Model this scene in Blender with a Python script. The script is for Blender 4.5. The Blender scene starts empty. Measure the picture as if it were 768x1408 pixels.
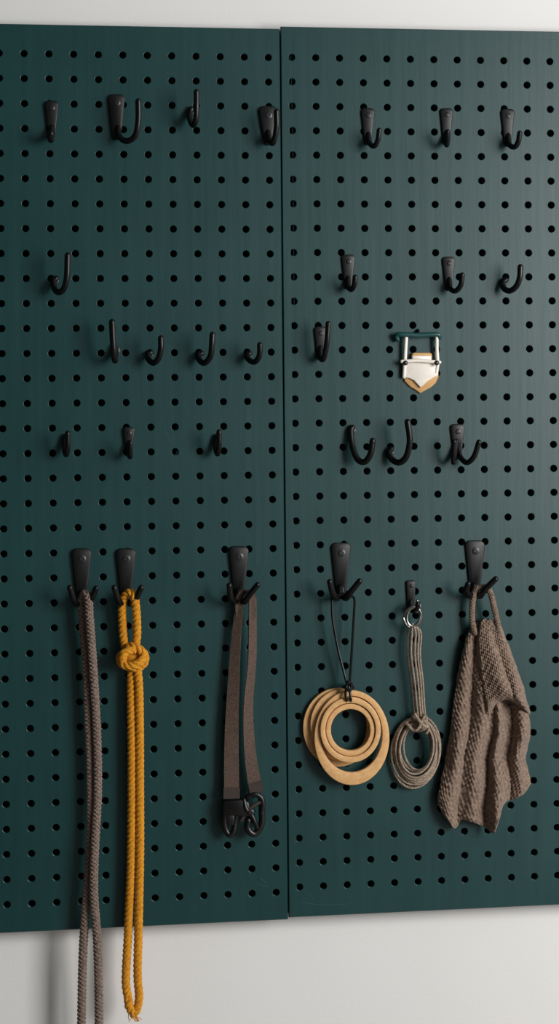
import bpy, math, random
from mathutils import Vector, Matrix, noise as mnoise
random.seed(7)
scene = bpy.context.scene
scene.view_settings.view_transform = 'Standard'
scene.view_settings.look = 'None'

# ---------------------------------------------------------------- camera
FPX = 2600.0; CXP = 384.0; CYP = 557.0
YAW = math.radians(8.0); ROLL = 0.0095
Z0 = 1.5; YB = -0.030
F = Vector((math.sin(YAW), math.cos(YAW), 0))
R0 = Vector((math.cos(YAW), -math.sin(YAW), 0)); U0 = Vector((0, 0, 1))
RV = R0*math.cos(ROLL) - U0*math.sin(ROLL)
UV = U0*math.cos(ROLL) + R0*math.sin(ROLL)
C = Vector((0, YB, Z0)) - F*2.6
cam_d = bpy.data.cameras.new('camera'); cam = bpy.data.objects.new('camera', cam_d)
scene.collection.objects.link(cam); scene.camera = cam
cam_d.sensor_width = 36; cam_d.sensor_height = 36; cam_d.sensor_fit = 'AUTO'
cam_d.lens = FPX/1408*36
cam_d.shift_y = -(704-CYP)/1408
M = Matrix.Identity(4)
for i in range(3):
    M[i][0] = RV[i]; M[i][1] = UV[i]; M[i][2] = -F[i]; M[i][3] = C[i]
cam.matrix_world = M
cam_d.clip_start = 0.05

def P(px, py, d=0.0):
    """point on the plane d millimetres in front of the pegboard face"""
    dr = F*FPX + RV*(px-CXP) + UV*(CYP-py)
    t = (YB - d*0.001 - C.y)/dr.y
    return C + dr*t

# ---------------------------------------------------------------- materials
def srgb(c):
    return tuple(((x/255)/12.92 if x/255 <= 0.04045 else ((x/255+0.055)/1.055)**2.4) for x in c) + (1,)

def mat(name, col, rough=0.5, metal=0.0, var=0.0, nscale=200, bump=0.0, bscale=400, stretch=(1,1,1), col2=None, spec=0.5, sheen=0.0, bdist=0.001):
    m = bpy.data.materials.new(name); m.use_nodes = True
    nt = m.node_tree; b = nt.nodes['Principled BSDF']
    b.inputs['Base Color'].default_value = srgb(col)
    b.inputs['Roughness'].default_value = rough
    b.inputs['Metallic'].default_value = metal
    b.inputs['Specular IOR Level'].default_value = spec
    if sheen: b.inputs['Sheen Weight'].default_value = sheen
    tc = nt.nodes.new('ShaderNodeTexCoord'); mp = nt.nodes.new('ShaderNodeMapping')
    mp.inputs['Scale'].default_value = stretch
    nt.links.new(tc.outputs['Object'], mp.inputs['Vector'])
    c2 = srgb(col2) if col2 else tuple(x*(1-var) for x in srgb(col)[:3])+(1,)
    n = nt.nodes.new('ShaderNodeTexNoise'); n.inputs['Scale'].default_value = nscale; n.inputs['Detail'].default_value = 6
    nt.links.new(mp.outputs[0], n.inputs['Vector'])
    rp = nt.nodes.new('ShaderNodeValToRGB'); rp.color_ramp.elements[0].position = 0.3; rp.color_ramp.elements[1].position = 0.7
    rp.color_ramp.elements[0].color = c2; rp.color_ramp.elements[1].color = srgb(col)
    nt.links.new(n.outputs['Fac'], rp.inputs[0]); nt.links.new(rp.outputs[0], b.inputs['Base Color'])
    if bump:
        n2 = nt.nodes.new('ShaderNodeTexNoise'); n2.inputs['Scale'].default_value = bscale; n2.inputs['Detail'].default_value = 4
        nt.links.new(mp.outputs[0], n2.inputs['Vector'])
        bp = nt.nodes.new('ShaderNodeBump'); bp.inputs['Strength'].default_value = bump; bp.inputs['Distance'].default_value = bdist
        nt.links.new(n2.outputs['Fac'], bp.inputs['Height']); nt.links.new(bp.outputs[0], b.inputs['Normal'])
    return m

M_WALL = mat('white_wall_paint', (226,225,223), 0.8, var=0.03, nscale=3, bump=0.15, bscale=250)
M_FLOOR = mat('pale_floor', (150,140,130), 0.6, var=0.1, nscale=5)
M_BLACK = mat('black_powder_coat', (8,8,9), 0.36, var=0.2, nscale=300, bump=0.08, bscale=1500, spec=0.32)
M_PLATE = mat('black_hook_plate', (15,16,17), 0.42, var=0.2, nscale=300, bump=0.08, bscale=1500, spec=0.3)
M_SCREW = mat('dark_screw', (58,58,60), 0.4, metal=0.7)
M_SHADEBACK = mat('hole_shade_backing', (6,8,8), 0.9)  # near-black colour stands in for the shade inside the holes
M_GREYROPE = mat('grey_brown_cord', (146,126,114), 0.9, col2=(92,78,70), nscale=350, bump=0.6, bscale=1800)
M_MUST = mat('mustard_cotton', (226,158,30), 0.9, col2=(178,112,12), nscale=350, bump=0.6, bscale=1800)
M_STRAP = mat('brown_webbing', (96,76,64), 0.85, col2=(58,46,40), nscale=500, bump=0.6, bscale=1500)
M_STRAPD = mat('dark_leather', (50,38,33), 0.7, var=0.3)
M_PLASTIC = mat('black_plastic', (12,12,13), 0.33, spec=0.4)
M_WOOD = mat('light_cork_wood', (212,167,112), 0.6, col2=(194,148,94), nscale=150, stretch=(1,1,1.6), bump=0.12, bscale=900)
M_CABLE = mat('taupe_cable', (176,156,136), 0.55, col2=(108,92,78), nscale=400, bump=0.3, bscale=1500)
M_STEEL = mat('steel', (150,148,144), 0.3, metal=1.0)
M_TOWEL = mat('taupe_knit', (146,123,106), 0.95, col2=(94,77,66), nscale=260, bump=0.9, bscale=1200, sheen=0.15)
M_CREAM = mat('cream_enamel', (232,224,214), 0.4, var=0.05)
M_GREEN = mat('green_enamel', (16,66,66), 0.35, var=0.1)
M_TAN = mat('tan_leather', (200,156,100), 0.7, var=0.2)

def board_mat():
    m = bpy.data.materials.new('teal_satin_paint'); m.use_nodes = True
    nt = m.node_tree; L = nt.links; b = nt.nodes['Principled BSDF']
    tc = nt.nodes.new('ShaderNodeTexCoord')
    def noise(scale, st, det=5):
        mp = nt.nodes.new('ShaderNodeMapping'); mp.inputs['Scale'].default_value = st
        L.new(tc.outputs['Object'], mp.inputs['Vector'])
        n = nt.nodes.new('ShaderNodeTexNoise'); n.inputs['Scale'].default_value = scale; n.inputs['Detail'].default_value = det
        L.new(mp.outputs[0], n.inputs['Vector']); return n
    n1 = noise(9, (1,1,1)); n2 = noise(90, (1,1,0.06))
    mx = nt.nodes.new('ShaderNodeMath'); mx.operation = 'ADD'
    L.new(n1.outputs['Fac'], mx.inputs[0]); L.new(n2.outputs['Fac'], mx.inputs[1])
    rp = nt.nodes.new('ShaderNodeValToRGB')
    rp.color_ramp.elements[0].position = 0.35; rp.color_ramp.elements[1].position = 0.75
    rp.color_ramp.elements[0].color = srgb((3,50,51)); rp.color_ramp.elements[1].color = srgb((5,57,57))
    hv = nt.nodes.new('ShaderNodeMath'); hv.operation = 'MULTIPLY'; hv.inputs[1].default_value = 0.5
    L.new(mx.outputs[0], hv.inputs[0]); L.new(hv.outputs[0], rp.inputs[0]); L.new(rp.outputs[0], b.inputs['Base Color'])
    mr = nt.nodes.new('ShaderNodeMapRange'); mr.inputs['To Min'].default_value = 0.34; mr.inputs['To Max'].default_value = 0.48
    L.new(hv.outputs[0], mr.inputs['Value']); L.new(mr.outputs[0], b.inputs['Roughness'])
    n3 = noise(500, (1,1,1), 3)
    bp = nt.nodes.new('ShaderNodeBump'); bp.inputs['Strength'].default_value = 0.12; bp.inputs['Distance'].default_value = 0.0006
    L.new(n3.outputs['Fac'], bp.inputs['Height'])
    bp2 = nt.nodes.new('ShaderNodeBump'); bp2.inputs['Strength'].default_value = 0.15; bp2.inputs['Distance'].default_value = 0.001
    L.new(n2.outputs['Fac'], bp2.inputs['Height']); L.new(bp.outputs[0], bp2.inputs['Normal'])
    L.new(bp2.outputs[0], b.inputs['Normal'])
    return m
M_BOARD = board_mat()
M_SCR = mat('worn_teal_paint', (34,78,78), 0.6)

# ---------------------------------------------------------------- mesh builder
def catmull(pts, step=0.0015):
    pts = [Vector(p) for p in pts]
    if len(pts) < 3:
        a, b = pts; n = max(1, int((b-a).length/step)); return [a.lerp(b, i/n) for i in range(n+1)]
    ext = [pts[0]*2-pts[1]] + pts + [pts[-1]*2-pts[-2]]
    out = []
    for i in range(1, len(ext)-2):
        p0, p1, p2, p3 = ext[i-1:i+3]
        n = max(2, int(math.ceil((p2-p1).length/step)))
        for k in range(n):
            t = k/n
            out.append(0.5*((2*p1) + (p2-p0)*t + (2*p0-5*p1+4*p2-p3)*t*t + (3*p1-p0-3*p2+p3)*t**3))
    out.append(pts[-1].copy()); return out

def frames(path):
    T = []
    n = len(path)
    for i in range(n):
        t = path[min(i+1, n-1)] - path[max(i-1, 0)]
        T.append(t.normalized() if t.length > 1e-12 else (T[-1] if T else Vector((0,0,1))))
    up = Vector((0,-1,0))
    if abs(T[0].dot(up)) > 0.9: up = Vector((1,0,0))
    N = [(up - T[0]*up.dot(T[0])).normalized()]
    for i in range(1, n):
        v = N[-1] - T[i]*N[-1].dot(T[i])
        N.append(v.normalized())
    B = [T[i].cross(N[i]) for i in range(n)]
    return T, N, B

class MB:
    def __init__(s): s.v = []; s.f = []; s.m = []; s.mats = []
    def mi(s, m):
        if m not in s.mats: s.mats.append(m)
        return s.mats.index(m)
    def add(s, vs, fs, m):
        o = len(s.v); k = s.mi(m)
        s.v += [tuple(v) for v in vs]
        for f in fs: s.f.append(tuple(o+i for i in f)); s.m.append(k)
    def rawtube(s, path, rad, m, n=10, closed=False, caps=True):
        T, N, B = frames(path); L = len(path)
        rr = rad if callable(rad) else (lambda t: rad)
        rings = []
        def ring(c, Nn, Bn, r): return [c + (Nn*math.cos(2*math.pi*k/n) + Bn*math.sin(2*math.pi*k/n))*r for k in range(n)]
        if caps and not closed:
            r = rr(0)
            for a in (80, 55, 28): rings.append(ring(path[0]-T[0]*r*math.sin(math.radians(a)), N[0], B[0], r*math.cos(math.radians(a))))
        for i in range(L): rings.append(ring(path[i], N[i], B[i], rr(i/(L-1))))
        if caps and not closed:
            r = rr(1)
            for a in (28, 55, 80): rings.append(ring(path[-1]+T[-1]*r*math.sin(math.radians(a)), N[-1], B[-1], r*math.cos(math.radians(a))))
        vs = [v for r in rings for v in r]; fs = []
        for i in range(len(rings)-1):
            for k in range(n):
                a = i*n+k; b = i*n+(k+1) % n
                fs.append((a, b, b+n, a+n))
        if closed:
            i = len(rings)-1
            for k in range(n):
                fs.append((i*n+k, i*n+(k+1) % n, (k+1) % n, k))
        else:
            fs.append(tuple(reversed(range(n)))); o = (len(rings)-1)*n; fs.append(tuple(o+k for k in range(n)))
        s.add(vs, fs, m)
    def tube(s, pts, rad, m, n=14, step=0.0015):
        s.rawtube(catmull(pts, step), rad, m, n)
    def twist(s, pts, R, m, strands=3, pitch=0.02, n=8, step=0.0014, endloose=0):
        path = catmull(pts, step); T, N, B = frames(path)
        r = R*0.56; Rc = R*0.5; ln = [0]
        for i in range(1, len(path)): ln.append(ln[-1]+(path[i]-path[i-1]).length)
        for k in range(strands):
            q = []
            for i, c in enumerate(path):
                a = 2*math.pi*(ln[i]/pitch + k/strands)
                q.append(c + (N[i]*math.cos(a)+B[i]*math.sin(a))*Rc)
            s.rawtube(q, r, m, n)
    def braid(s, pts, R, m, pitch=0.022, step=0.0013, r=None, n=6):
        path = catmull(pts, step); T, N, B = frames(path)
        r = r or R*0.36; Rc = R*0.68; e = R*0.12; ln = [0]
        for i in range(1, len(path)): ln.append(ln[-1]+(path[i]-path[i-1]).length)
        for sgn in (1, -1):
            for k in range(4):
                q = []
                for i, c in enumerate(path):
                    w = 2*math.pi*ln[i]/pitch; a = sgn*w + 2*math.pi*k/4
                    rad = Rc + sgn*e*math.cos(4*w)
                    q.append(c + (N[i]*math.cos(a)+B[i]*math.sin(a))*rad)
                s.rawtube(q, r, m, n)
        s.rawtube(path[::3], R*0.6, m, 8)
    def prism(s, outline, y0, y1, m, ch=0.0008, bulge=0.0):
        """outline: list of (x,z) CCW seen from -Y; back plane y0, front plane y1 (<y0)"""
        n = len(outline)
        def inset(d):
            res = []
            for i in range(n):
                p0 = Vector(outline[i-1]); p1 = Vector(outline[i]); p2 = Vector(outline[(i+1) % n])
                a = (p1-p0); b = (p2-p1)
                na = Vector((-a.y, a.x)).normalized() if a.length else Vector((0,0)); nb = Vector((-b.y, b.x)).normalized() if b.length else na
                nn = (na+nb); nn = nn.normalized() if nn.length > 1e-6 else na
                c = max(0.4, nn.dot(na)); res.append(p1 + nn*(d/c))
            return res
        layers = [(0, y0), (0, y1+ch), (ch*0.35, y1+ch*0.35), (ch, y1)]
        vs = []
        for d, y in layers:
            for p in inset(d): vs.append((p[0], y, p[1]))
        fs = []
        for l in range(3):
            for k in range(n):
                a = l*n+k; b = l*n+(k+1) % n; fs.append((a, b, b+n, a+n))
        fs.append(tuple(3*n+k for k in range(n))); fs.append(tuple(reversed(range(n))))
        s.add(vs, fs, m)
    def screw(s, c, r, m):
        n = 20; prof = [(r, 0), (r, 0.0006), (r*0.8, 0.0011), (r*0.45, 0.0013), (r*0.4, 0.0005)]
        vs = []; fs = []
        for pr, h in prof:
            for k in range(n):
                a = 2*math.pi*k/n; vs.append((c.x+pr*math.cos(a), c.y-h, c.z+pr*math.sin(a)))
        for l in range(len(prof)-1):
            for k in range(n):
                a = l*n+k; b = l*n+(k+1) % n; fs.append((a, b, b+n, a+n))
        fs.append(tuple((len(prof)-1)*n+k for k in range(n)))
        s.add(vs, fs, m)
    def sphere(s, c, r, m, nu=16, nv=10, sc=(1,1,1)):
        vs = []; fs = []
        for j in range(nv+1):
            t = math.pi*j/nv
            for i in range(nu):
                a = 2*math.pi*i/nu
                vs.append((c.x+r*sc[0]*math.sin(t)*math.cos(a), c.y+r*sc[1]*math.sin(t)*math.sin(a), c.z+r*sc[2]*math.cos(t)))
        for j in range(nv):
            for i in range(nu):
                a = j*nu+i; b = j*nu+(i+1) % nu; fs.append((a, b, b+nu, a+nu))
        s.add(vs, fs, m)
    def ribbon(s, rows, thick, m, step=0.003):
        """rows: (px,py,d,width_mm, edge depth skew mm)"""
        cs = catmull([P(a, b, c) for a, b, c, w, k in rows], step)
        ws = catmull([Vector((w*0.001, k*0.001, i)) for i, (a, b, c, w, k) in enumerate(rows)], 0.05)
        L = len(cs); vs = []; fs = []
        T, N, B = frames(cs)
        for i, c in enumerate(cs):
            t = i/(L-1)*(len(ws)-1); j = int(min(t, len(ws)-2)); w = ws[j].lerp(ws[j+1], t-j)
            side = Vector((1,0,0)) - T[i]*T[i].x; side.normalize()
            side = (side*w.x*0.5 + Vector((0, -w.y, 0)))
            nn = T[i].cross(side).normalized()
            if nn.y > 0: nn = -nn
            h = thick/2
            e = side*0.96
            for q in (c-side, c-e+nn*h, c+e+nn*h, c+side, c+e-nn*h, c-e-nn*h): vs.append(q)
        for i in range(L-1):
            for k in range(6):
                a = i*6+k; b = i*6+(k+1) % 6; fs.append((a, b, b+6, a+6))
        fs.append(tuple(range(6))); fs.append(tuple((L-1)*6+k for k in reversed(range(6))))
        s.add(vs, fs, m)
    def make(s, name, origin=None, smooth=True, angle=35, parent=None):
        if origin is None:
            n = len(s.v); origin = Vector((sum(v[0] for v in s.v)/n, sum(v[1] for v in s.v)/n, sum(v[2] for v in s.v)/n))
        me = bpy.data.meshes.new(name)
        me.from_pydata([(v[0]-origin.x, v[1]-origin.y, v[2]-origin.z) for v in s.v], [], s.f)
        for m in s.mats: me.materials.append(m)
        me.polygons.foreach_set('material_index', s.m)
        import bmesh
        bm = bmesh.new(); bm.from_mesh(me); bmesh.ops.recalc_face_normals(bm, faces=bm.faces); bm.to_mesh(me); bm.free()
        if smooth:
            me.polygons.foreach_set('use_smooth', [True]*len(me.polygons))
            me.set_sharp_from_angle(angle=math.radians(angle))
        ob = bpy.data.objects.new(name, me); ob.location = origin
        scene.collection.objects.link(ob)
        if parent: ob.parent = parent
        return ob

# ---------------------------------------------------------------- room
def box(name, x0, x1, y0, y1, z0, z1, m):
    b = MB()
    vs = [(x, y, z) for x in (x0, x1) for y in (y0, y1) for z in (z0, z1)]
    b.add(vs, [(0,1,3,2),(4,6,7,5),(0,4,5,1),(2,3,7,6),(0,2,6,4),(1,5,7,3)], m)
    return b.make(name, smooth=False)
box('wall_back', -2.2, 2.2, 0.0, 0.12, 0, 2.7, M_WALL)
box('floor', -2.2, 2.2, -3.2, 0.0, -0.1, 0.0, M_FLOOR)

# ---------------------------------------------------------------- pegboards
PH, HR = 0.03325, 0.0047
def panel(name, x0, x1, z0, z1, colx, rowz, yf, scratches):
    b = MB(); ch = 0.0009; hw = 0.011; th = 0.005
    xs = [x0+ch]; zs = [z0+ch]
    for c in sorted(colx): xs += [c-hw, c+hw]
    for r in sorted(rowz): zs += [r-hw, r+hw]
    xs.append(x1-ch); zs.append(z1-ch)
    vs = []; fs = []
    n = 24
    for i in range(len(xs)-1):
        for j in range(len(zs)-1):
            a, c, e, g = xs[i], xs[i+1], zs[j], zs[j+1]
            if i % 2 == 1 and j % 2 == 1:
                cx, cz = (a+c)/2, (e+g)/2; o = len(vs)
                for lay in range(5):
                    for k in range(n):
                        t = 2*math.pi*k/n; co, si = math.cos(t), math.sin(t)
                        if lay == 0:
                            q = hw/max(abs(co), abs(si)); vs.append((cx+co*q, yf, cz+si*q))
                        else:
                            rr, dy = [(HR+0.0007, 0), (HR+0.0002, 0.0003), (HR, 0.0009), (HR, th)][lay-1]
                            vs.append((cx+co*rr, yf+dy, cz+si*rr))
                for lay in range(4):
                    for k in range(n):
                        p = o+lay*n+k; q = o+lay*n+(k+1) % n
                        fs.append((p, q, q+n, p+n))
            else:
                o = len(vs); vs += [(a, yf, e), (c, yf, e), (c, yf, g), (a, yf, g)]; fs.append((o, o+1, o+2, o+3))
    b.add(vs, fs, M_BOARD)
    rect = lambda i, y: [(x0+i, y, z0+i), (x1-i, y, z0+i), (x1-i, y, z1-i), (x0+i, y, z1-i)]
    v2 = rect(ch, yf)+rect(0, yf+ch)+rect(0, yf+th)+rect(0.012, yf+th)
    f2 = []
    for l in range(3):
        for k in range(4): f2.append((l*4+k, l*4+(k+1) % 4, l*4+4+(k+1) % 4, l*4+4+k))
    b.add(v2, f2, M_BOARD)
    # spacer frame + black sheet added behind to keep the holes dark
    yb0 = yf+th+0.0002; yb1 = -0.0001
    def bx(a, c, e, g, y0, y1, m):
        v = [(x, y, z) for x in (a, c) for y in (y0, y1) for z in (e, g)]
        b.add(v, [(0,1,3,2),(4,6,7,5),(0,4,5,1),(2,3,7,6),(0,2,6,4),(1,5,7,3)], m)
    bx(x0+0.001, x1-0.001, z0+0.002, z1-0.002, yb1-0.004, yb1, M_SHADEBACK)
    bx(x0+0.001, x0+0.008, z0+0.002, z1-0.002, yb0, yb1-0.004, M_SHADEBACK)
    bx(x1-0.008, x1-0.001, z0+0.002, z1-0.002, yb0, yb1-0.004, M_SHADEBACK)
    bx(x0+0.008, x1-0.008, z0+0.002, z0+0.007, yb0, yb1-0.004, M_SHADEBACK)
    bx(x0+0.008, x1-0.008, z1-0.007, z1-0.002, yb0, yb1-0.004, M_SHADEBACK)
    for sc, r in scratches:
        pts = [P(a, c, (YB-yf)*1000) for a, c in sc]
        b.tube(pts, r, M_SCR, n=6)
    return b.make(name, origin=Vector(((x0+x1)/2, yf, (z0+z1)/2)), angle=25)

seam = P(389.7, 557).x
ztop = P(384, 38.6).z; zbot = P(390, 1263.5).z
cL = P(373.0, 557).x; cR = P(405.0, 557).x
rz0 = P(402, 79).z
NC = 18
rowL = [rz0 - 0.0005 - i*0.03375 for i in range(35)]
rowR = [rz0 - i*0.03358 for i in range(35)]
S = 0.00018
panel('pegboard', seam-0.605, seam-0.0006, zbot-0.001, ztop-0.001, [cL-i*PH for i in range(NC)], rowL, YB,
      [([(88,348),(95,354),(104,357),(120,358)], S), ([(222,572),(228,590),(234,610)], S), ([(250,610),(243,622),(236,634)], S),
       ([(352,770),(358,778),(364,770),(360,788)], S*1.5), ([(357,765),(362,790)], S), ([(358,1208),(366,1215),(360,1222)], S*1.5), ([(352,1216),(370,1219)], S)])
panel('pegboard', seam+0.0006, seam+0.60, zbot+0.002, ztop+0.002, [cR+i*PH for i in range(NC)], rowR, YB-0.0015,
      [([(398,50),(560,51.5),(768,54.5)], S), ([(399,46),(402,200),(404,420)], S*0.7), ([(426,560),(429,580),(427,600)], S), ([(436,470),(438,500)], S),
       ([(412,1240),(440,1244),(480,1243)], S*1.2), ([(425,1228),(432,1240)], S)])

# ---------------------------------------------------------------- hooks
def plate_outline(cx, top, bot, wt, wb, bottomround=True):
    """tapered, round-ended plate; px coordinates -> world x,z"""
    pts = []
    rt, rb = wt/2, wb/2
    for k in range(0, 13):      # bottom arc, left -> right
        a = math.pi + math.pi*k/12
        pts.append((cx+rb*math.cos(a), bot-rb - rb*math.sin(a)))
    rc = rt*0.55
    for k in range(0, 7):       # top right corner
        a = math.pi/2*k/6
        pts.append((cx+rt-rc+rc*math.cos(a), top+rc-rc*math.sin(a)))
    for k in range(0, 7):
        a = math.pi/2 + math.pi/2*k/6
        pts.append((cx-rt+rc+rc*math.cos(a), top+rc-rc*math.sin(a)))
    res = []
    for x, y in pts:
        w = P(x, y, 1.5); res.append((w.x, w.z))
    return res
def plate(b, cx, top, bot, wt, wb, thick=0.003, screw=None):
    b.prism(plate_outline(cx, top, bot, wt, wb), YB-0.0016, YB-0.0016-thick, M_PLATE, ch=0.0011)
    sr = wt*0.00020
    c = P(cx+0.5, top+wt*0.52, 0); b.screw(Vector((c.x, YB-0.0016-thick+0.0002, c.z)), sr, M_SCREW)
def W(pts): return [P(*p) for p in pts]

RR = 0.0036
ph = [ # cx, top, bot, wt, wb, rod pts, radius
 (71,139,192,19,10,[(71,176,3),(71,188,12),(70,192,22),(70,184,30)],0.0046),
 (160,130,193,23,13,[(162,176,3),(165,189,12),(175,194,24),(186,186,34),(190,165,40),(190,139,42)],0.0041),
 (368,146,200,25,11,[(368,182,3),(371,195,14),(376,195,26),(380,175,34),(380,153,38)],0.0040),
 (505,149,200,19,10,[(506,184,3),(508,197,12),(514,201,24),(519,193,32),(521,179,36)],0.0036),
 (613,149,200,18,10,[(613,182,3),(613,196,12),(614,199,22),(615,190,30),(615,181,34)],0.0036),
 (697,150,202,19,10,[(698,186,3),(700,199,12),(707,202,24),(712,195,32),(714,183,36)],0.0038),
 (478,350,398,19,10,[(478,382,3),(479,395,12),(483,398,22),(487,391,32),(488,381,35)],0.0037),
 (616,353,400,18,10,[(617,384,3),(619,397,12),(626,400,24),(633,392,33),(635,378,37)],0.0037),
 (440,449,495,18,10,[(440,478,3),(441,493,12),(445,492,24),(449,472,34),(451,445,38)],0.0038),
 (177,587,624,16,9,[(177,608,3),(177,624,12),(179,628,20),(179,618,28),(179,609,31)],0.0034),
]
for cx, t, bo, wt, wb, rod, r in ph:
    b = MB(); plate(b, cx, t, bo, wt, wb); b.tube(W(rod), r, M_BLACK); b.make('wall_hook', origin=P(cx, t, 0))
# plate hook with two arms
b = MB(); plate(b, 628, 583, 632, 20, 11)
b.tube(W([(627,606,3),(625,624,10),(623,636,18),(623,628,26),(624,607,32)]), 0.0034, M_BLACK)
b.tube(W([(629,612,3),(632,627,10),(641,636,20),(651,628,32),(658,608,38)]), 0.0038, M_BLACK)
b.make('double_wall_hook', origin=P(628,583,0))
# bare peg hooks
jh = [
 ([(263,150,4),(261,154,5),(261,164,12),(265,172,22),(269,166,32),(270,148,37),(270,126,38)],0.0040),
 ([(77,383,4),(74,386,5),(75,397,12),(81,402,22),(88,396,32),(92,380,38),(93,351,40)],0.0042),
 ([(695,385,5.5),(691,388,6.5),(692,396,12),(700,400,22),(709,394,32),(714,382,37),(715,367,38)],0.0041),
 ([(158,478,4.5),(158,482,5.5),(158,492,14),(158,495,24),(156,480,34),(154,443,38)],0.0044),
 ([(207,485,4),(204,487,5),(204,494,12),(211,499,22),(218,492,32),(221,479,37),(221,465,38)],0.0041),
 ([(277,486,4),(273,488,5),(274,495,12),(281,499,22),(289,490,32),(291,475,37),(292,460,38)],0.0041),
 ([(343,486,4),(340,488,5),(341,494,12),(349,498,22),(355,492,32),(357,484,36),(357,474,38)],0.0039),
 ([(90,600,4),(89,606,5),(89,618,10),(91,625,18),(93,615,28),(93,596,32)],0.0038),
 ([(298,600,4),(297,606,5),(297,618,10),(299,624,18),(301,613,28),(301,594,32)],0.0038),
 ([(484,588,5.5),(482,592,6.5),(484,612,12),(491,631,20),(501,635,27),(509,624,33),(512,606,36)],0.0043),
 ([(537,618,5.5),(534,622,6.5),(538,631,12),(548,636,22),(558,628,32),(563,606,38),(560,580,40)],0.0044),
]
for pts, r in jh:
    b = MB(); b.tube(W(pts), r, M_BLACK)
    q = P(pts[1][0]+1, pts[1][1], 0); b.screw(Vector((q.x, YB-(0.0016 if pts[0][0] > 389 else 0.0001), q.z)), r*1.35, M_BLACK)
    b.make('peg_hook', origin=P(pts[0][0], pts[0][1], 0))
# large double coat hooks
def big(cx, top, lt, rt):
    b = MB(); plate(b, cx, top, top+72, 27, 15, thick=0.0036)
    bt = top+76
    b.tube(W([(cx-1,bt-14,6.5),(cx-2,bt-3,10),(cx-6,bt,20),(cx-11,bt-7,30),(lt[0],lt[1]+3,36)]), lambda t: 0.0046-0.0006*t, M_BLACK)
    b.tube(W([(cx+1,bt-14,6.5),(cx+3,bt-3,10),(cx+8,bt,20),(cx+14,bt-8,30),(rt[0],rt[1]+3,36)]), lambda t: 0.0046-0.0006*t, M_BLACK)
    b.make('coat_hook', origin=P(cx, top, 0))
big(112,754,(96,805),(132,806))
big(173,754,(157,805),(194,805))
big(328,751,(315,802),(354,801))
big(468,746,(453,797),(494,796))
big(652,743,(643,800),(681,793))
# small hook carrying cable
b = MB(); plate(b, 564, 798, 838, 14, 10)
b.tube(W([(564,826,3),(565,838,10),(569,840,18),(573,836,24),(574,830,26)]), 0.0034, M_BLACK)
b.make('wall_hook', origin=P(564,798,0))

# ---------------------------------------------------------------- grey braided rope
b = MB()
b.braid(W([(116,1500,14),(111,1470,14),(112,1400,16),(114,1310,17),(119,1230,17),(124,1150,16),(124,1060,15),(121,980,15),(118,910,15),(113,850,16),(112,828,17),
           (116,817,22),(121,820,28),(123,850,28),(128,920,25),(133,1010,22),(134,1090,22),(130,1170,25),(129,1230,27),(134,1300,24),(136,1400,20),(134,1470,16),(130,1500,14)]), 0.0056, M_GREYROPE)
b.make('braided_rope')
# ---------------------------------------------------------------- mustard rope with knot
b = MB()
b.twist(W([(178,1380,18),(174,1362,17),(173,1340,16),(176,1280,15),(180,1180,15),(181,1050,15),(180,950,14),(180,915,13),(173,895,14),(169,870,15),(168,835,18),(171,820,20),(178,815,24),
           (184,820,28),(187,840,26),(188,870,22),(186,893,18),(188,915,18),(191,950,18),(192,1050,17),(192,1180,17),(190,1280,17),(189,1340,17),(191,1372,16),(186,1392,17),(178,1386,19),(176,1374,20)]), 0.0058, M_MUST, pitch=0.021)
b.twist(W([(168,899,20),(165,906,24),(170,914,30),(183,915,34),(194,909,32),(197,902,24),(190,895,22),(180,894,30),(170,899,34),(168,908,32)]), 0.0058, M_MUST, pitch=0.021)
b.twist(W([(171,893,14),(180,889,24),(192,893,28),(199,903,24),(196,914,18),(186,918,20),(176,916,14),(167,908,12)]), 0.0058, M_MUST, pitch=0.021)
b.sphere(P(182,904,18), 0.011, M_MUST, sc=(1.1,0.7,0.85))
for k in range(14):   # frayed ends
    x = 184+random.uniform(-6,6)
    b.tube(W([(x,1390,17),(x+random.uniform(-3,3),1396,17),(x+random.uniform(-7,7),1402+random.uniform(-2,4),17+random.uniform(-3,3))]), 0.0005, M_MUST, n=5)
b.make('mustard_rope')
# ---------------------------------------------------------------- strap with buckles
b = MB()
b.ribbon([(331,822,16,9,2),(327,850,16,12,3),(323,900,16,15,3),(320,960,16,18,2),(318,1020,16,20,1),(318,1094,16,21,0)], 0.0018, M_STRAP)
b.ribbon([(347,822,24,11,-1),(347,860,23,12,-3),(346,910,22,13,-4),(341,970,20,15,-4),(343,1030,19,17,-2),(351,1088,18,19,0)], 0.0018, M_STRAP)
b.ribbon([(330,860,15,9,0),(328,828,16,10,0),(332,816,20,10,0),(339,813,22,10,0),(345,818,24,10,0),(347,850,24,10,0)], 0.0018, M_STRAP)
b.ribbon([(318,1083,17,23,0),(318,1098,17,23,0)], 0.004, M_STRAPD)
b.ribbon([(350,1076,19,20,0),(353,1090,19,20,0)], 0.004, M_STRAPD)
def poly(b, pts, d0, d1, m, ch=0.001):
    o = [P(x, y, d0) for x, y in pts]; b.prism([(p.x, p.z) for p in o], YB-d0*0.001, YB-d1*0.001, m, ch)
# left clip body (ccw as seen from camera: image-left-bottom, right, top)
poly(b, [(306,1118),(344,1121),(341,1101),(334,1097),(307,1099),(304,1106)], 10, 23, M_PLASTIC, 0.002)
b.tube(W([(310,1116,16),(308,1130,16),(311,1143,16),(316,1148,17),(321,1142,17),(323,1130,16),(325,1118,16)]), 0.0042, M_PLASTIC)
poly(b, [(309,1134),(322,1134),(322,1118),(308,1118)], 13, 20, M_PLASTIC, 0.0015)
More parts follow.
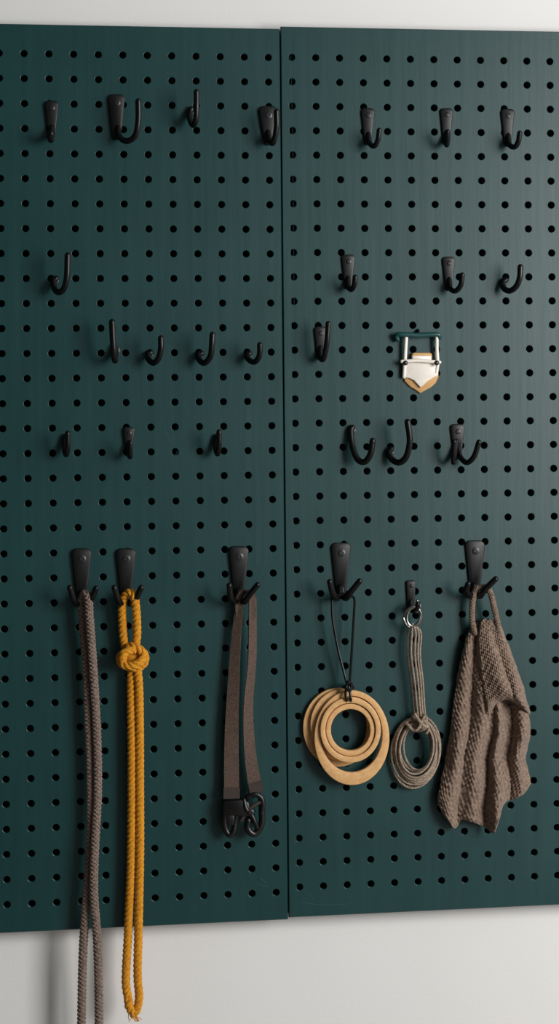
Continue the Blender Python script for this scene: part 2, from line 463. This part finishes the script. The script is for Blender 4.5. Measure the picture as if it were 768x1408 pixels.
# right snap hook
b.tube(W([(340,1096,18),(349,1092,19),(358,1096,19),(361,1106,19),(359,1118,19)]), 0.004, M_PLASTIC)
b.tube(W([(359,1100,18),(360,1118,18),(359,1134,18),(352,1145,19),(346,1146,20),(340,1138,20),(341,1128,20)]), 0.0046, M_PLASTIC)
b.tube(W([(335,1100,20),(338,1112,22),(345,1120,22),(350,1130,22),(353,1138,20)]), 0.0034, M_PLASTIC)
b.tube(W([(331,1128,18),(338,1117,20),(348,1108,21),(357,1103,20)]), 0.0026, M_STRAPD)
b.screw(Vector((P(345,1117,26).x, YB-0.0255, P(345,1117,26).z)), 0.004, M_SCREW)
b.make('webbing_strap')
# ---------------------------------------------------------------- wooden rings on cord
def ring(b, co, ro, ci, ri, d0, d1, m, n=72, ch=1.0):
    def lay(c, r, d): 
        out = []
        for k in range(n):
            a = 2*math.pi*k/n; q = P(c[0]+r[0]*math.cos(a), c[1]-r[1]*math.sin(a), (d0+d1)/2); out.append(Vector((q.x, YB-d*0.001, q.z)))
        return out
    e = ch
    L = [lay(co, (ro[0]-e, ro[1]-e), d0), lay(co, ro, d0+e), lay(co, ro, d1-e), lay(co, (ro[0]-e*.3, ro[1]-e*.3), d1-e*.3), lay(co, (ro[0]-e, ro[1]-e), d1),
         lay(ci, (ri[0]+e, ri[1]+e), d1), lay(ci, (ri[0]+e*.3, ri[1]+e*.3), d1-e*.3), lay(ci, ri, d1-e), lay(ci, ri, d0+e), lay(ci, (ri[0]+e, ri[1]+e), d0)]
    vs = [v for l in L for v in l]; fs = []; m_ = len(L)
    for l in range(m_):
        for k in range(n):
            a = l*n+k; c = l*n+(k+1) % n; d = ((l+1) % m_)*n+(k+1) % n; f = ((l+1) % m_)*n+k
            fs.append((a, c, d, f))
    b.add(vs, fs, m)
b = MB()
ring(b, (464,1000), (48,54), (467,1000), (37,42), 3, 9, M_WOOD)
ring(b, (471,997), (45,50), (473,998), (34,37), 9.5, 15, M_WOOD)
ring(b, (483,1014), (51.5,65), (482.5,1009), (42.5,52.5), 15.5, 22, M_WOOD)
ring(b, (481,1003), (41.5,45), (481,1003), (34.5,37), 18, 27, M_WOOD)
ring(b, (481,1003), (33.5,36), (481,1003), (27,28.5), 16, 24, M_WOOD)
b.tube(W([(456,822,20),(457,850,20),(464,890,19),(474,930,20),(478,944,22)]), 0.0018, M_BLACK, n=8)
b.tube(W([(457,826,20),(462,819,21),(474,817,22),(484,820,22),(487,826,24),(486,850,24),(483,900,24),(480,944,24)]), 0.0018, M_BLACK, n=8)
b.tube(W([(478,938,24),(483,944,28),(480,950,30),(475,945,28),(480,938,27),(485,946,24)]), 0.0022, M_BLACK, n=8)
b.tube(W([(479,944,28),(481,954,29),(482,962,29),(481,967,14),(479,964,4),(477,950,4),(478,942,8),(480,940,24)]), 0.0019, M_BLACK, n=8)
b.tube(W([(476,944,28),(475,954,29),(476,962,29),(477,967,14),(476,964,4),(475,950,4),(476,942,8),(478,940,24)]), 0.0019, M_BLACK, n=8)
b.make('wooden_ring_set')
# ---------------------------------------------------------------- coiled cable
b = MB()
def circ(cx, cy, rx, ry, d, tilt=0, n=20, dd=0, ph0=0, span=2*math.pi):
    out = []
    for k in range(n+1):
        a = ph0 + span*k/n; x = rx*math.cos(a); y = ry*math.sin(a)
        out.append((cx+x*math.cos(tilt)-y*math.sin(tilt), cy+x*math.sin(tilt)+y*math.cos(tilt), d+dd*math.sin(a+1)))
    return out
b.tube(W(circ(568,848,9,13,22,0.2)), 0.0017, M_STEEL, n=8)
b.tube(W([(556,852,20),(557,842,21),(566,834,24),(576,838,24),(579,850,22),(574,860,20)]), 0.0016, M_STEEL, n=8)
b.tube(W([(573,826,25),(577,834,24),(572,842,22)]), 0.0016, M_STEEL, n=8)
b.tube(W([(554,850,20),(558,858,20),(562,862,20)]), 0.0022, M_STEEL, n=8)
for x0, x1, d in ((561,569,16),(565,573,20),(570,577,22),(574,580,18),(577,583,15)):
    b.twist(W([(567,858,20),(x0+1,870,d),(x0,900,d),((x0+x1)/2+1,940,d),(x1,972,d),(x1+2,990,d)]), 0.0015, M_CABLE, pitch=0.008, n=6)
for k in range(9):
    rx = 34-1.7*k+random.uniform(-1.5,1); ry = 49-2.2*k+random.uniform(-2.5,2)
    b.twist(W(circ(571+random.uniform(-2,2)+k*0.3, 1034-k*0.8, rx, ry, 10+ (k*1.9)%13, random.uniform(-.12,.16), dd=4, ph0=-1.5)), 0.0017, M_CABLE, pitch=0.009, n=6)
for k in range(4):
    b.tube(W(circ(577,986+k*4.5,9.5,5,20,0.25*(-1)**k, dd=9)), 0.0020, M_CABLE, n=8)
b.twist(W([(583,985,26),(576,1000,30),(568,1004,26),(560,996,20)]), 0.0022, M_CABLE, pitch=0.009)
b.twist(W([(570,982,26),(580,996,30),(588,1000,26),(586,1008,22)]), 0.0022, M_CABLE, pitch=0.009)
b.make('coiled_cable')
# ---------------------------------------------------------------- buckle / opener
b = MB()
b.tube(W([(546,467,8),(545,461,10),(552,460,12),(575,461,12),(600,460,12),(604,464,10)]), 0.0034, M_GREEN)
b.tube(W([(574,455,2),(574,458,6),(575,461,12)]), 0.003, M_BLACK)
b.tube(W([(558,463,10),(557,480,9),(556,500,8),(555,518,7)]), 0.0027, M_CREAM)
b.tube(W([(600,463,10),(600,480,9),(601,500,8),(599,512,7)]), 0.0027, M_CREAM)
def rrect(x0, x1, y0, y1, r=3):
    o = []
    for cx, cy, a0 in ((x0+r,y1-r,180),(x1-r,y1-r,270),(x1-r,y0+r,0),(x0+r,y0+r,90)):
        for k in range(5):
            a = math.radians(a0+90*k/4); o.append((cx+r*math.cos(a), cy-r*math.sin(a)))
    return o
poly(b, [(555,524),(563,532),(570,536),(577,541),(585,536),(591,533),(598,527),(602,518),(601,505),(555,505)], 1.7, 5, M_TAN, 0.0012)
poly(b, [(553,519),(562,520),(568,523),(577,533),(588,523),(595,519),(601,516),(603,500),(598,496),(558,496),(553,502)], 5, 9, M_CREAM, 0.001)
poly(b, rrect(565,593,485,497,4), 4, 8, M_TAN, 0.001)
poly(b, rrect(566,592,489,497,2), 8, 10, M_CREAM, 0.001)
b.tube(W([(552,497,13),(575,496,13),(604,498,13)]), 0.0024, M_CREAM)
for x in (557,600):
    q = P(x, 499, 15); b.sphere(Vector((q.x, q.y, q.z)), 0.0036, M_SCREW, sc=(1,.6,1))
b.make('strap_buckle')
# ---------------------------------------------------------------- knitted cloth
def interp(tab, t):
    if t <= tab[0][0]: return tab[0][1]
    for (a, x), (c, y) in zip(tab, tab[1:]):
        if t <= c:
            s = (t-a)/(c-a); return x+(y-x)*s
    return tab[-1][1]
def smoothtab(tab, t, w):
    return (interp(tab, t-w)+2*interp(tab, t-w/2)+2*interp(tab, t)+2*interp(tab, t+w/2)+interp(tab, t+w))/8
def nz(x, y, s): return mnoise.noise(Vector((x*s, y*s, 3.3)))
def knit(x, y):
    row = math.floor(y/4.0)
    ox = 0.5*(row % 2)
    return 0.5*math.sin(2*math.pi*y/8.0) + 1.2*math.sin(2*math.pi*(x/6.0+ox))*abs(math.sin(math.pi*y/4.0))
def cloth(b, XL, XR, YT, YBt, depth, NU, NV, seedang, swirl=0.0):
    fr = []; bk = []
    for j in range(NV+1):
        v = j/NV
        for i in range(NU+1):
            u = i/NU
            y = YT(u)*(1-v)+YBt(u)*v
            xl, xr = XL(y)+1.6*nz(3, y, .09), XR(y)+1.6*nz(50, y, .09); x = xl+(xr-xl)*u
            d = depth(u, v, x, y)
            w = xr-xl
            mx = (u-.5)*125*(0.55+0.45*v); my = (y-855)
            mx += 5*nz(x, y, .03); my += 6*nz(x+90, y, .025) + swirl*mx*mx*0.01
            ca, sa = math.cos(seedang), math.sin(seedang)
            h = knit(mx*ca+my*sa, -mx*sa+my*ca)*(0.85+0.6*nz(x, y, .12)) + 1.3*nz(x, y, .16)
            ed = min(u, 1-u)*w; rnd = 1-min(1, ed/5); rb = 1-min(1, (1-v)*abs(YBt(u)-YT(u))/5); rnd = max(rnd, rb)
            fr.append(P(x, y, max(2.5, d+h-rnd*rnd*2.2))); bk.append(P(x, y, max(1.8, d-3.5+rnd*rnd*1.2)))
    W_ = NU+1; fs = []; n0 = len(fr)
    for j in range(NV):
        for i in range(NU):
            a = j*W_+i; fs.append((a, a+1, a+1+W_, a+W_)); fs.append((n0+a, n0+a+W_, n0+a+1+W_, n0+a+1))
    bd = [i for i in range(W_)] + [j*W_+NU for j in range(1, NV+1)] + [NV*W_+i for i in range(NU-1, -1, -1)] + [j*W_ for j in range(NV-1, 0, -1)]
    for k in range(len(bd)):
        a, c = bd[k], bd[(k+1) % len(bd)]; fs.append((c, a, n0+a, n0+c))
    b.add(fr+bk, fs, M_TOWEL)
b = MB()
XLt = [(850,652),(860,647),(880,639),(920,629),(980,622),(1040,612),(1080,604),(1105,600),(1150,601)]
XRt = [(850,684),(880,694),(920,708),(960,720),(985,728),(1010,729),(1040,722),(1075,729),(1150,729)]
YBm = [(0,1104),(0.06,1118),(0.2,1143),(0.25,1126),(0.4,1131),(0.52,1138),(0.62,1149),(0.67,1124),(0.72,1102),(0.82,1099),(0.93,1092),(1,1076)]
YTm = [(0,862),(0.3,852),(0.6,850),(1,858)]
def ridge(u, c, w): return math.exp(-((u-c)/w)**2)
def crease(u, c, w): return math.exp(-abs(u-c)/w)
def dep(u, v, x, y):
    g = min(1, 0.3+v*1.1)
    # folds that fan out from the neck
    d = 7 + 7*(1-v)
    d += g*(16*ridge(u, 0.13, 0.11) + 20*ridge(u, 0.40-0.03*v, 0.12))
    d += g*(22*ridge(u, 0.66-0.05*math.sin(v*3), 0.075) + 16*ridge(u, 0.90, 0.09))
    d -= g*(5*crease(u, 0.27-0.05*v, 0.025) + 6*crease(u, 0.535+0.03*math.sin(v*5), 0.02) + 5*crease(u, 0.78, 0.02))
    d += 5*math.sin(u*9+v*9)*v + 2*math.sin(v*15-u*9)
    return max(4, d)
cloth(b, lambda y: smoothtab(XLt, y, 12), lambda y: smoothtab(XRt, y, 8), lambda u: smoothtab(YTm, u, .1), lambda u: smoothtab(YBm, u, .03), dep, 165, 330, 0.30, 0.35)
# draped front fold on the right-hand side
XL2 = [(850,658),(880,652),(920,654),(960,661),(990,666)]
XR2 = [(850,685),(880,696),(920,711),(960,724),(990,731)]
YB2 = [(0,996),(0.15,984),(0.35,966),(0.6,961),(0.85,974),(1,984)]
def dep2(u, v, x, y):
    return 36 + 10*ridge(u, 0.35+0.25*v, 0.25)*(0.3+v) + 8*ridge(u, 0.85, 0.12)*v - 6*crease(u, 0.62+0.12*v, 0.05)*v - 16*max(0, (v-0.88)/0.12)**2 - 18*max(0, (0.14-u)/0.14)**1.5 - 14*max(0, (u-0.9)/0.1)**2 - 13*(1-v)
cloth(b, lambda y: smoothtab(XL2, y, 10), lambda y: smoothtab(XR2, y, 10), lambda u: 853, lambda u: smoothtab(YB2, u, .08), dep2, 95, 140, -0.55)
# hanging loop
b.braid(W([(653,872,20),(649,855,18),(649,832,18),(653,812,20),(660,808,22),(668,808,24),(674,816,26),(679,836,26),(684,858,24),(686,874,24)]), 0.0040, M_TOWEL, pitch=0.016)
b.make('knitted_towel', angle=80)

# ---------------------------------------------------------------- light
def area(name, loc, target, sx, sy, power, col=(1,1,1)):
    l = bpy.data.lights.new(name, 'AREA'); l.shape = 'RECTANGLE'; l.size = sx; l.size_y = sy; l.energy = power; l.color = col
    o = bpy.data.objects.new(name, l); scene.collection.objects.link(o); o.location = loc
    o.rotation_euler = (Vector(target)-Vector(loc)).to_track_quat('-Z', 'Y').to_euler()
area('window_light', (1.65, -1.9, 1.75), (0.2, 0, 1.25), 0.9, 1.2, 64, (1.0, 0.985, 0.965))
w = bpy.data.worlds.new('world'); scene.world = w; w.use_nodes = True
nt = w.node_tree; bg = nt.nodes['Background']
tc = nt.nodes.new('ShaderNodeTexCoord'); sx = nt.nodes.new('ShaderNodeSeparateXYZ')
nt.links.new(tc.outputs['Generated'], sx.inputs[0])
mr = nt.nodes.new('ShaderNodeMapRange'); mr.interpolation_type = 'SMOOTHSTEP'  # ambient ramp, brighter toward +X, added to give the board its sheen gradient
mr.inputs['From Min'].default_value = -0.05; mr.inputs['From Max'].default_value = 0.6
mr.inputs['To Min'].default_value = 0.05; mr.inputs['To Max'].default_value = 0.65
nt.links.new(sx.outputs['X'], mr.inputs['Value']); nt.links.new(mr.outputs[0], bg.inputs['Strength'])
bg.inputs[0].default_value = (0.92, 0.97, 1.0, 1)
